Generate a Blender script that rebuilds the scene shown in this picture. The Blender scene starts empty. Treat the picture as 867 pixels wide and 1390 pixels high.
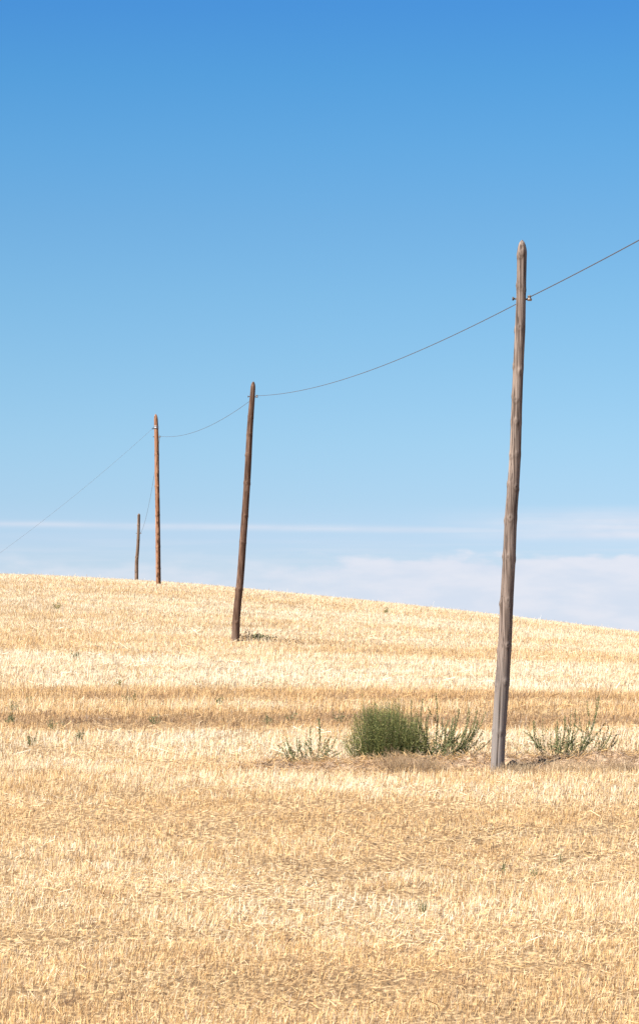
import bpy, math
import numpy as np
from mathutils import Vector

# ------------------------------------------------------------------ camera, sky, sun, exposure
scene = bpy.context.scene
F = 4600.0                                   # focal length in photo pixels (photo 867 x 1390)
TH = math.atan(205.0 / F)                    # camera looks slightly uphill
cam_d = bpy.data.cameras.new("camera")
cam_d.sensor_fit = 'VERTICAL'
cam_d.sensor_height = 36.0
cam_d.lens = F / 1390.0 * 36.0
cam_d.clip_start = 0.5
cam_d.clip_end = 12000.0
cam = bpy.data.objects.new("camera", cam_d)
cam.location = (0, 0, 0)
cam.rotation_euler = (math.radians(90) + TH, 0, 0)
scene.collection.objects.link(cam)
scene.camera = cam

SUN_EL = math.radians(48)
SUN_AZ = math.radians(234)                   # clockwise from +Y: behind the camera, to the left
world = bpy.data.worlds.new("World")
scene.world = world
world.use_nodes = True
SKY_STRENGTH = 0.13

sun_d = bpy.data.lights.new("sun", 'SUN')
sun_d.energy = 5.0
sun_d.angle = math.radians(0.53)
sun_d.color = (1.0, 0.95, 0.86)
sun = bpy.data.objects.new("sun", sun_d)
sdir = Vector((math.sin(SUN_AZ) * math.cos(SUN_EL), math.cos(SUN_AZ) * math.cos(SUN_EL), math.sin(SUN_EL)))
sun.rotation_euler = sdir.to_track_quat('Z', 'Y').to_euler()
sun.location = (-20, 10, 30)
scene.collection.objects.link(sun)

scene.view_settings.view_transform = 'Standard'
scene.view_settings.look = 'None'
scene.view_settings.gamma = 1.0
scene.view_settings.use_curve_mapping = False
scene.view_settings.exposure = 1.25


def nd(t, typ, **kw):
    n = t.nodes.new(typ)
    for k, v in kw.items():
        setattr(n, k, v)
    return n


def ramp(t, stops, interp='LINEAR'):
    r = nd(t, 'ShaderNodeValToRGB')
    r.color_ramp.interpolation = interp
    el = r.color_ramp.elements
    while len(el) > 1:
        el.remove(el[-1])
    for i, (p, c) in enumerate(stops):
        e = el[0] if i == 0 else el.new(p)
        e.position = p
        e.color = (c[0], c[1], c[2], 1) if hasattr(c, '__len__') else (c, c, c, 1)
    return r


def mth(t, op, a, b=None, c=None, clamp=False):
    n = nd(t, 'ShaderNodeMath', operation=op)
    n.use_clamp = clamp
    for i, v in enumerate((a, b, c)):
        if v is None:
            continue
        if isinstance(v, (int, float)):
            n.inputs[i].default_value = v
        else:
            t.links.new(v, n.inputs[i])
    return n.outputs[0]


def sstep(t, v, lo, hi):
    n = nd(t, 'ShaderNodeMapRange', interpolation_type='SMOOTHSTEP')
    n.inputs[1].default_value = lo
    n.inputs[2].default_value = hi
    t.links.new(v, n.inputs[0])
    return n.outputs[0]


def mixc(t, fac, a, b, mode='MIX'):
    n = nd(t, 'ShaderNodeMix', data_type='RGBA', blend_type=mode)
    for idx, v in ((0, fac), (6, a), (7, b)):
        if isinstance(v, (int, float)):
            n.inputs[idx].default_value = v
        elif isinstance(v, tuple):
            n.inputs[idx].default_value = (v[0], v[1], v[2], 1)
        else:
            t.links.new(v, n.inputs[idx])
    return n.outputs[2]


def build_world():
    t = world.node_tree
    t.nodes.clear()
    out = nd(t, 'ShaderNodeOutputWorld')
    bg = nd(t, 'ShaderNodeBackground')
    bg.inputs['Strength'].default_value = SKY_STRENGTH
    sky = nd(t, 'ShaderNodeTexSky', sky_type='NISHITA')
    sky.sun_disc = False
    sky.sun_elevation = SUN_EL
    sky.sun_rotation = SUN_AZ
    sky.altitude = 900
    sky.air_density = 1.0
    sky.dust_density = 0.3
    sky.ozone_density = 1.5
    tc = nd(t, 'ShaderNodeTexCoord')
    sep = nd(t, 'ShaderNodeSeparateXYZ')
    t.links.new(tc.outputs['Generated'], sep.inputs[0])
    e = mth(t, 'ARCSINE', sep.outputs[2])
    a = mth(t, 'ARCTAN2', sep.outputs[0], sep.outputs[1])
    # polarised-filter depth of the sky: the clear air above the horizon, by elevation
    SK = SKY_RAMP
    en = mth(t, 'DIVIDE', e, 0.4, clamp=True)
    rp = ramp(t, [(p / 0.4, c) for p, c in SK])
    t.links.new(en, rp.inputs[0])
    col = mixc(t, 1.0, sky.outputs[0], rp.outputs[0], 'MULTIPLY')
    # thin cloud bank low over the hill, with streaks above
    comb = nd(t, 'ShaderNodeCombineXYZ')
    t.links.new(mth(t, 'MULTIPLY', a, 60.0), comb.inputs[0])
    t.links.new(mth(t, 'MULTIPLY', e, 190.0), comb.inputs[1])
    puff = nd(t, 'ShaderNodeTexNoise')
    puff.inputs['Scale'].default_value = 1.0
    puff.inputs['Detail'].default_value = 5
    puff.inputs['Roughness'].default_value = 0.5
    t.links.new(comb.outputs[0], puff.inputs[0])
    comb2 = nd(t, 'ShaderNodeCombineXYZ')
    t.links.new(mth(t, 'MULTIPLY', a, 22.0), comb2.inputs[0])
    t.links.new(mth(t, 'MULTIPLY', e, 520.0), comb2.inputs[1])
    strk = nd(t, 'ShaderNodeTexNoise')
    strk.inputs['Scale'].default_value = 1.0
    strk.inputs['Detail'].default_value = 4
    t.links.new(comb2.outputs[0], strk.inputs[0])
    # bank: top edge near 1.85 degrees, softer and lower on the left
    right = sstep(t, a, -0.03, 0.03)
    edge = mth(t, 'MULTIPLY_ADD', mth(t, 'SUBTRACT', puff.outputs[0], 0.5), 0.014, 0.0285)
    edge = mth(t, 'ADD', edge, mth(t, 'MULTIPLY', right, 0.0025))
    soft = mth(t, 'MULTIPLY_ADD', right, -0.0048, 0.0075)
    d = mth(t, 'DIVIDE', mth(t, 'SUBTRACT', edge, e), soft)
    bank = sstep(t, d, -0.7, 0.7)
    bank = mth(t, 'MULTIPLY', bank, mth(t, 'MULTIPLY_ADD', right, 0.24, 0.68))
    # long contrail-like streak at 2.3 degrees
    dd = mth(t, 'DIVIDE', mth(t, 'SUBTRACT', e, mth(t, 'MULTIPLY_ADD', a, -0.012, 0.0397)), 0.0010)
    st = mth(t, 'POWER', 2.718, mth(t, 'MULTIPLY', mth(t, 'MULTIPLY', dd, dd), -1.0))
    st = mth(t, 'MULTIPLY', st, mth(t, 'MULTIPLY_ADD', strk.outputs[0], 0.7, 0.12))
    # broad veil on the right between 2.2 and 2.8 degrees
    vl = mth(t, 'MULTIPLY', sstep(t, e, 0.0345, 0.038), sstep(t, e, 0.0475, 0.041))
    vl = mth(t, 'MULTIPLY', vl, sstep(t, a, 0.02, 0.09))
    vl = mth(t, 'MULTIPLY', vl, mth(t, 'MULTIPLY_ADD', strk.outputs[0], 0.9, 0.25))
    # faint general milkiness left of centre
    v2 = mth(t, 'MULTIPLY', sstep(t, e, 0.042, 0.028), sstep(t, strk.outputs[0], 0.35, 0.7))
    v2 = mth(t, 'MULTIPLY', v2, 0.30)
    cl = mth(t, 'MAXIMUM', bank, st)
    cl = mth(t, 'MAXIMUM', cl, vl)
    cl = mth(t, 'MAXIMUM', cl, v2, clamp=True)
    cloud_c = mixc(t, sstep(t, puff.outputs[0], 0.3, 0.7), CLOUD_A, CLOUD_B)
    col = mixc(t, cl, col, cloud_c)
    t.links.new(col, bg.inputs['Color'])
    t.links.new(bg.outputs[0], out.inputs[0])


SKY_RAMP = [(0.0, (0.256, 0.3, 0.426)), (0.0369, (0.256, 0.3, 0.426)), (0.0478, (0.234, 0.298, 0.409)), (0.0652, (0.227, 0.307, 0.4)), (0.0869, (0.211, 0.308, 0.391)), (0.1086, (0.193, 0.307, 0.388)), (0.1302, (0.172, 0.299, 0.388)), (0.1517, (0.145, 0.297, 0.399)), (0.1732, (0.118, 0.285, 0.405)), (0.1934, (0.099, 0.263, 0.415)), (0.4, (0.2, 0.33, 0.45))]
CLOUD_A = (2.22, 2.45, 2.86)
CLOUD_B = (2.56, 2.64, 2.93)
build_world()

# ------------------------------------------------------------------ helpers
rng = np.random.default_rng(11)
COL = scene.collection
CT, ST = math.cos(TH), math.sin(TH)


def at(px, row, Y):
    """world point seen at that photo pixel, at distance Y"""
    x = (px - 433.5) / F
    v = (695.0 - row) / F
    k = Y / (CT - v * ST)
    return Vector((x * k, Y, (ST + v * CT) * k))


def tag(o, label=None, cat=None, group=None, kind=None):
    if label: o['label'] = label
    if cat: o['category'] = cat
    if group: o['group'] = group
    if kind: o['kind'] = kind
    return o


def empty(name, loc):
    o = bpy.data.objects.new(name, None)
    o.empty_display_size = 0.3
    o.location = loc
    COL.objects.link(o)
    return o


def mesh_np(name, verts, faces, mat, parent=None, tint=None, smooth=False, loc=None):
    """verts (N,3); faces (M,4) or (M,3) int array; tint (M,4) face colours"""
    verts = np.asarray(verts, dtype=np.float32)
    faces = np.asarray(faces, dtype=np.int32)
    me = bpy.data.meshes.new(name)
    k = faces.shape[1]
    me.vertices.add(len(verts))
    me.vertices.foreach_set('co', verts.ravel())
    me.loops.add(faces.size)
    me.loops.foreach_set('vertex_index', faces.ravel())
    me.polygons.add(len(faces))
    me.polygons.foreach_set('loop_start', np.arange(0, faces.size, k, dtype=np.int32))
    me.polygons.foreach_set('loop_total', np.full(len(faces), k, dtype=np.int32))
    if smooth:
        me.polygons.foreach_set('use_smooth', np.ones(len(faces), dtype=bool))
    me.update(calc_edges=True)
    if tint is not None:
        ca = me.attributes.new('tint', 'FLOAT_COLOR', 'FACE' if len(tint) == len(faces) else 'POINT')
        ca.data.foreach_set('color', np.asarray(tint, dtype=np.float32).ravel())
    me.materials.append(mat)
    o = bpy.data.objects.new(name, me)
    COL.objects.link(o)
    if parent is not None:
        o.parent = parent
    if loc is not None:
        o.location = loc
    return o


def sm(t):
    t = np.clip(t, 0, 1)
    return t * t * (3 - 2 * t)


def pchip(x, y):
    x = np.asarray(x, float); y = np.asarray(y, float)
    h = np.diff(x); d = np.diff(y) / h; m = np.zeros(len(x))
    for i in range(1, len(x) - 1):
        if d[i - 1] * d[i] > 0:
            w1 = 2 * h[i] + h[i - 1]; w2 = h[i] + 2 * h[i - 1]
            m[i] = (w1 + w2) / (w1 / d[i - 1] + w2 / d[i])
    m[0] = d[0]; m[-1] = d[-1]

    def f(q):
        q = np.clip(q, x[0], x[-1]); i = np.clip(np.searchsorted(x, q) - 1, 0, len(x) - 2)
        t = (q - x[i]) / h[i]
        return (y[i] * (1 + 2 * t) * (1 - t) ** 2 + h[i] * m[i] * t * (1 - t) ** 2
                + y[i + 1] * t * t * (3 - 2 * t) + h[i] * m[i + 1] * t * t * (t - 1))
    return f


_perm = np.random.default_rng(5).random((256, 256)).astype(np.float32)


def vnoise(x, y, s=0):
    x = np.asarray(x, float) + s * 17.3; y = np.asarray(y, float) + s * 31.7
    xi = np.floor(x).astype(int); yi = np.floor(y).astype(int)
    fx = x - xi; fy = y - yi
    fx = fx * fx * (3 - 2 * fx); fy = fy * fy * (3 - 2 * fy)
    p = lambda a, b: _perm[(a & 255), (b & 255)]
    return ((p(xi, yi) * (1 - fx) + p(xi + 1, yi) * fx) * (1 - fy)
            + (p(xi, yi + 1) * (1 - fx) + p(xi + 1, yi + 1) * fx) * fy)


def fbm(x, y, s=0, o=3):
    v = 0; a = .5; n = 0
    for k in range(o):
        v = v + a * vnoise(x * 2 ** k, y * 2 ** k, s + k * 3); n += a; a *= .5
    return v / n


# ------------------------------------------------------------------ terrain
GP = [(-400, -6), (-50, -1.9), (0, -1.7), (8, -2.2), (15, -2.62), (22, -2.43), (45, -1.39), (68, -.42), (91, .5),
      (120, 1.82), (140, 2.68), (155, 2.95), (170, 2.8), (200, 1.7), (260, -2.2), (400, -9), (1500, -40), (6000, -160)]
g_prof = pchip([p[0] for p in GP], [p[1] for p in GP])
KP = [(-3000, 4), (-60, 1.4), (-20, 1.05), (-14, .95), (-7, .62), (0, 0), (7, -.74), (14, -1.6), (30, -3.6), (80, -7), (3000, -20)]
k_prof = pchip([p[0] for p in KP], [p[1] for p in KP])


RY = 44.75                                   # the unploughed bank under the nearest pole


def ridge(X, Y):
    c = RY + 0.22 * (vnoise(X * .7, X * 0, 3) - .5)
    a = sm((X + 1.25) / .7) * (0.075 + 0.04 * sm((X - 1.6) / 1.2) + 0.06 * vnoise(X * 1.3, X * 0 + 5, 4)) + 0.012
    env = np.exp(-(np.abs(Y - c) / .40) ** 2.4) * sm((14 - np.abs(X)) / 4)
    clod = 0.15 * (fbm(X * 6.5, Y * 5.0, 51) - .5) * sm((X + 1.25) / .7)
    return (a + clod) * env


def terrain(X, Y):
    X = np.asarray(X, float); Y = np.asarray(Y, float)
    z = g_prof(Y) + k_prof(X) * sm((Y - 50) / 95)
    z = z + ridge(X, Y)
    # clods of earth thrown up behind the foot of the nearest pole
    z = z + .09 * np.exp(-(((X - 2.51) / .07) ** 2 + ((Y - 44.35) / .12) ** 2)) + .06 * np.exp(-(((X - 2.12) / .10) ** 2 + ((Y - RY) / .14) ** 2))
    near = sm((Y - 5) / 10) * sm((260 - Y) / 60)
    z = z + near * (0.05 * (fbm(X * .25, Y * .6, 1) - .5) + 0.04 * (fbm(X * 1.6, Y * 1.6, 2) - .5))
    # little mound round the foot of the second pole
    z = z + 0.10 * np.exp(-(((X + 1.9) / .9) ** 2 + ((Y - 89.6) / .7) ** 2))
    return z


def axis(parts):
    out = []
    for a, b, n in parts:
        out += list(np.linspace(a, b, n, endpoint=False))
    out.append(parts[-1][1])
    return np.array(out)


gx = axis([(-3000, -300, 10), (-300, -40, 20), (-40, -10, 60), (-10, -1.6, 60), (-1.6, 6, 190), (6, 10, 25), (10, 40, 60), (40, 300, 20), (300, 3000, 10)])
gy = axis([(-400, -20, 12), (-20, 18, 40), (18, 44, 170), (44, 48, 90), (48, 160, 330), (160, 300, 60), (300, 1500, 30), (1500, 6000, 12)])
XX, YY = np.meshgrid(gx, gy)
ZZ = terrain(XX, YY)
nx, ny = len(gx), len(gy)
idx = np.arange(nx * ny).reshape(ny, nx)
fq = np.stack([idx[:-1, :-1], idx[:-1, 1:], idx[1:, 1:], idx[1:, :-1]], -1).reshape(-1, 4)


def soil_material():
    m = bpy.data.materials.new("straw_strewn_soil")
    m.use_nodes = True
    t = m.node_tree
    b = t.nodes['Principled BSDF']
    b.inputs['Roughness'].default_value = 0.95
    b.inputs['Specular IOR Level'].default_value = 0.1
    tc = nd(t, 'ShaderNodeTexCoord')
    mp = nd(t, 'ShaderNodeMapping')
    mp.inputs['Scale'].default_value = (22, 9, 10)
    t.links.new(tc.outputs['Object'], mp.inputs[0])
    n1 = nd(t, 'ShaderNodeTexNoise')
    n1.inputs['Scale'].default_value = 1
    n1.inputs['Detail'].default_value = 6
    t.links.new(mp.outputs[0], n1.inputs[0])
    n2 = nd(t, 'ShaderNodeTexNoise')
    n2.inputs['Scale'].default_value = 0.35
    n2.inputs['Detail'].default_value = 4
    t.links.new(tc.outputs['Object'], n2.inputs[0])
    r = ramp(t, [(0.3, (0.11, 0.07, 0.04)), (0.5, (0.25, 0.165, 0.088)), (0.66, (0.55, 0.40, 0.22))])
    t.links.new(n1.outputs[0], r.inputs[0])
    r2 = ramp(t, [(0.3, (0.8, 0.78, 0.76)), (0.7, (1.1, 1.08, 1.05))])
    t.links.new(n2.outputs[0], r2.inputs[0])
    base = mixc(t, 1.0, r.outputs[0], r2.outputs[0], 'MULTIPLY')
    sp = nd(t, 'ShaderNodeSeparateXYZ')
    t.links.new(tc.outputs['Object'], sp.inputs[0])
    dy = mth(t, 'ABSOLUTE', mth(t, 'SUBTRACT', sp.outputs[1], 44.75))
    dy = mth(t, 'MULTIPLY_ADD', n2.outputs[0], .3, dy)
    f = mth(t, 'MULTIPLY', sstep(t, dy, .75, .45), sstep(t, sp.outputs[0], -1.3, -.7))
    n3 = nd(t, 'ShaderNodeTexNoise')
    n3.inputs['Scale'].default_value = 14
    n3.inputs['Detail'].default_value = 6
    n3.inputs['Roughness'].default_value = .65
    t.links.new(tc.outputs['Object'], n3.inputs[0])
    r3 = ramp(t, [(0.32, (0.11, 0.07, 0.045)), (0.5, (0.30, 0.21, 0.14)), (0.68, (0.50, 0.37, 0.25))])
    t.links.new(n3.outputs[0], r3.inputs[0])
    t.links.new(mixc(t, f, base, r3.outputs[0]), b.inputs['Base Color'])
    bp = nd(t, 'ShaderNodeBump')
    bp.inputs['Strength'].default_value = 0.7
    bp.inputs['Distance'].default_value = 0.03
    t.links.new(n1.outputs[0], bp.inputs['Height'])
    t.links.new(bp.outputs[0], b.inputs['Normal'])
    return m


ground = mesh_np('ground', np.stack([XX, YY, ZZ], -1).reshape(-1, 3), fq, soil_material(), smooth=True)
tag(ground, 'straw-strewn soil of the harvested field rising to a gentle crest', 'ground', kind='structure')


def tint_material(name, rough=0.7, transl=0.25, spec=0.15, noise=True):
    """the blade's own colour comes with each blade (attribute), broken up by fine fibre noise"""
    m = bpy.data.materials.new(name)
    m.use_nodes = True
    t = m.node_tree
    b = t.nodes['Principled BSDF']
    b.inputs['Roughness'].default_value = rough
    b.inputs['Specular IOR Level'].default_value = spec
    at_ = nd(t, 'ShaderNodeAttribute', attribute_name='tint')
    col = at_.outputs['Color']
    if noise:
        tc = nd(t, 'ShaderNodeTexCoord')
        n = nd(t, 'ShaderNodeTexNoise')
        n.inputs['Scale'].default_value = 35
        n.inputs['Detail'].default_value = 2
        t.links.new(tc.outputs['Object'], n.inputs[0])
        r = ramp(t, [(0.3, 0.78), (0.7, 1.12)])
        t.links.new(n.outputs[0], r.inputs[0])
        col = mixc(t, 1.0, col, r.outputs[0], 'MULTIPLY')
    t.links.new(col, b.inputs['Base Color'])
    tr = nd(t, 'ShaderNodeBsdfTranslucent')
    t.links.new(col, tr.inputs[0])
    mx = nd(t, 'ShaderNodeMixShader')
    mx.inputs[0].default_value = transl
    t.links.new(b.outputs[0], mx.inputs[1])
    t.links.new(tr.outputs[0], mx.inputs[2])
    t.links.new(mx.outputs[0], t.nodes['Material Output'].inputs[0])
    return m


M_STRAW = tint_material('dry_straw', 0.6, 0.3, 0.25)
M_LEAF = tint_material('weed_leaf', 0.6, 0.3, 0.3)


# ------------------------------------------------------------------ stubble
def blades(P, h, w, yaw, lean, leandir, taper=0.6):
    """one narrow blade per point: quads; lean = angle from vertical, leandir = heading of the lean"""
    n = len(P)
    up = np.stack([np.sin(lean) * np.cos(leandir), np.sin(lean) * np.sin(leandir), np.cos(lean)], -1)
    sd = np.stack([np.cos(yaw), np.sin(yaw), np.zeros(n)], -1)
    sd = sd - up * (sd * up).sum(-1, keepdims=True)
    sd /= np.linalg.norm(sd, axis=-1, keepdims=True) + 1e-9
    w = w[:, None]; h = h[:, None]
    V = np.empty((n, 4, 3))
    V[:, 0] = P - sd * w / 2
    V[:, 1] = P + sd * w / 2
    V[:, 2] = P + up * h + sd * w / 2 * taper
    V[:, 3] = P + up * h - sd * w / 2 * taper
    return V.reshape(-1, 3), np.arange(n * 4).reshape(-1, 4)


# bands across the field as the harvester left them: (distance, straw age 0 pale .. 1 brown, height)
BANDS = [(20, .62, .11), (26, .74, .11), (27.5, .58, .10), (29.5, .38, .11), (32, .38, .11), (34, .56, .10), (36.3, .78, .08),
         (38, .80, .08), (39.6, .58, .09), (41.5, .42, .11), (43.5, .38, .12), (44.6, .45, .11), (46.4, .4, .09),
         (47.5, .20, .10), (50, .14, .11), (52.5, .22, .11), (53.2, .5, .12), (54.4, 1.5, .11), (55.6, 1.5, .11), (57, .95, .12),
         (58.2, .55, .13), (60.4, .5, .13), (62, 1.15, .14), (64.2, .95, .14), (65.6, .30, .12), (67, .08, .12),
         (70, .02, .12), (75, .08, .12), (80, .10, .12), (82.5, .35, .12), (84.5, .55, .14), (89, .52, .14), (92.2, .42, .13),
         (94.5, .18, .12), (99, .20, .12), (101, .36, .13), (107, .34, .13), (110, .12, .12), (121, .10, .12), (124, .34, .13),
         (132, .38, .14), (136, .18, .12), (142, .15, .12), (148, .30, .12), (170, .3, .12)]
b_age = lambda y: np.interp(y, [b[0] for b in BANDS], [b[1] for b in BANDS])
b_hgt = lambda y: np.interp(y, [b[0] for b in BANDS], [b[2] for b in BANDS])

PALE = np.array([0.90, 0.785, 0.585])
GOLD = np.array([0.77, 0.51, 0.225])
TAN = np.array([0.44, 0.27, 0.14])
BRWN = np.array([0.16, 0.095, 0.058])
GREY = np.array([0.42, 0.35, 0.28])


def straw_colour(age, r, r2):
    """age 0..1 plus random: pale -> gold -> tan -> brown"""
    s = np.clip(age * 1.5 - .05 + (r - .45) * 1.35 + 1.8 * np.clip(r - .86, 0, 1) / .14 * age, 0, 3)[:, None]
    c = PALE * (1 - np.clip(s, 0, 1)) + GOLD * (np.clip(s, 0, 1) - np.clip(s - 1, 0, 1)) \
        + TAN * (np.clip(s - 1, 0, 1) - np.clip(s - 2, 0, 1)) + BRWN * np.clip(s - 2, 0, 1)
    gm = ((r2 > .92) * .7)[:, None]
    c = c * (1 - gm) + GREY * gm
    return np.concatenate([c, np.ones((len(c), 1))], 1)


def scatter(y0, y1, dens, margin=1.35):
    """random points in the wedge of field the photograph looks at, with a wide margin"""
    hw = 0.0945 * margin
    n = int(hw * (y1 * y1 - y0 * y0) * dens)
    y = np.sqrt(rng.random(n) * (y1 * y1 - y0 * y0) + y0 * y0)
    x = (rng.random(n) * 2 - 1) * (hw * y + 0.8)
    return x, y


Vs, Fs, Ts = [], [], []
off = 0


def push(V, Fc, T):
    global off
    Vs.append(V); Fs.append(Fc + off); Ts.append(T); off += len(V)


def stubble(y0, y1, dens, w0, margin=1.35):
    x, y = scatter(y0, y1, dens, margin)
    # drilled rows running across the slope, broken by noise
    pitch = 0.16
    yr = np.round(y / pitch) * pitch + rng.normal(0, .025, len(y))
    y = np.where(rng.random(len(y)) < .65, yr, y)
    wob = (fbm(x * .12, y * .25, 7) - .5) * 2.2 * np.clip(y / 60, .5, 1.4)
    ya = y + wob
    age = b_age(ya)
    patch = fbm(x * .45, y * .5, 9)
    age = age * np.where(age > .9, .85 + .4 * sm((fbm(x * .16 + 9, y * .1, 61) - .3) / .3) * np.interp(x, [-5, 5], [1.2, .62]), 1)
    speck = fbm(x * 6, y * 3.2, 15)
    fine = fbm(x * 2.2, y * 1.4, 12)
    age = age + (patch - .5) * .7 + (fine - .5) * .6 + (speck - .5) * .6 * np.interp(y, [20, 60, 80], [1, .7, .3]) + .9 * sm((speck - .70) / .1)
    lodged = sm((fbm(x * .5, y * .8, 21) - .52) / .12) * sm((44 - y) / 6) + (age > .9) * .3
    # thin it in the lodged places and bare spots
    bare = fbm(x * 1.1, y * 1.0, 31)
    keep = rng.random(len(x)) < np.clip(1.25 - 1.1 * sm((bare - .56) / .12), .25, 1)
    onr = np.exp(-((y - RY + .35) / .62) ** 4) * sm((x + 1.05) / .5)
    keep &= rng.random(len(x)) > onr * .96
    keep &= ((x - 2.32) ** 2 + (y - 44.1) ** 2) > .14 ** 2
    keep &= ((x - 2.46) / .11) ** 2 + ((y - 44.25) / .28) ** 2 > 1
    x, y, age, lodged, onr = x[keep], y[keep], age[keep], lodged[keep], onr[keep]
    n = len(x)
    z = terrain(x, y) - .008
    h = b_hgt(y) * np.interp(y, [20, 30, 44, 60, 90, 140], [.54, .56, .62, .70, .62, .54]) * np.exp(rng.normal(0, .33, n)) * (1 - .25 * lodged)
    h = np.minimum(h, .26)
    tall = rng.random(n) < .004
    h = np.where(tall & (lodged < .4), h * rng.uniform(1.4, 2.2, n), h)
    lean = np.abs(rng.normal(0, np.interp(y, [20, 50, 70], [.45, .38, .3]) + .75 * lodged, n)).clip(0, 1.5)
    ld = rng.random(n) * 2 * np.pi
    ld = np.where(rng.random(n) < .5, rng.normal(0.4, .7, n), ld)
    w = w0 * np.exp(rng.normal(0, .3, n))
    yaw = rng.random(n) * np.pi
    age = age + onr * .5
    V, Fc = blades(np.stack([x, y, z], -1), h, w, yaw, lean, ld)
    push(V, Fc, straw_colour(age, rng.random(n), rng.random(n)))


stubble(20.5, 33, 1700, .0040)
stubble(33, 46, 1150, .0046)
stubble(46, 66, 560, .0058)
stubble(66, 95, 340, .0068, 1.2)
stubble(95, 120, 260, .0076, 1.15)
stubble(120, 158, 200, .0085, 1.15)
st = mesh_np('stubble', np.concatenate(Vs), np.concatenate(Fs), M_STRAW, tint=np.concatenate(Ts))
tag(st, 'cut dry straw stubble standing in bands across the whole field', 'stubble', kind='stuff')

# loose straw lying on the ground
Vs, Fs, Ts = [], [], []
off = 0


def litter(y0, y1, dens, ln, w0, margin=1.3):
    x, y = scatter(y0, y1, dens, margin)
    lodge = fbm(x * .5, y * .8, 21)
    keep = rng.random(len(x)) < .25 + .75 * sm((lodge - .45) / .12)
    onr = np.exp(-((y - RY) / .45) ** 2)
    keep |= rng.random(len(x)) < onr
    keep &= ((x - 2.32) ** 2 + (y - 44.1) ** 2) > .16 ** 2
    keep &= ((x - 2.46) / .11) ** 2 + ((y - 44.25) / .28) ** 2 > 1
    x, y, onr = x[keep], y[keep], onr[keep]
    n = len(x)
    z = terrain(x, y) + rng.random(n) ** 2 * .05 + .004
    L = np.minimum(ln * np.exp(rng.normal(0, .35, n)), ln * 1.6)
    V, Fc = blades(np.stack([x, y, z], -1), L, w0 * np.exp(rng.normal(0, .3, n)), rng.random(n) * np.pi,
                   np.pi / 2 - np.abs(rng.normal(0, .18, n)), rng.random(n) * 2 * np.pi, .9)
    age = b_age(y) + (fbm(x * .45, y * .5, 9) - .5) * .7 + onr * .7 * sm((x + 1.3) / .5)
    push(V, Fc, straw_colour(age, rng.random(n), rng.random(n) + .12 * onr))


litter(20.5, 33, 330, .085, .0042)
litter(33, 46.5, 240, .10, .005)
litter(46.5, 66, 70, .17, .008)
litter(66, 100, 22, .2, .012)
# extra heap of broken grey straw along the low ridge
nR = 8000
xr = rng.uniform(-1.3, 6.5, nR); yr_ = RY - .1 + rng.normal(0, .34, nR)
kp = (((xr - 2.32) ** 2 + (yr_ - 44.1) ** 2) > .16 ** 2) & (((xr - 2.46) / .11) ** 2 + ((yr_ - 44.25) / .28) ** 2 > 1)
xr, yr_ = xr[kp], yr_[kp]; nR = len(xr)
V, Fc = blades(np.stack([xr, yr_, terrain(xr, yr_) + rng.random(nR) ** 2 * .05], -1), rng.uniform(.05, .2, nR), rng.uniform(.004, .008, nR),
               rng.random(nR) * np.pi, np.pi / 2 - np.abs(rng.normal(0, .35, nR)), rng.random(nR) * 2 * np.pi, .8)
cc = straw_colour(.75 + .5 * fbm(xr * 3, yr_ * 3, 41), rng.random(nR), rng.random(nR) + .35)
push(V, Fc, cc)
lt = mesh_np('straw_litter', np.concatenate(Vs), np.concatenate(Fs), M_STRAW, tint=np.concatenate(Ts))
tag(lt, 'loose broken straw lying between the stubble and on the low ridge', 'straw', kind='stuff')


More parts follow.
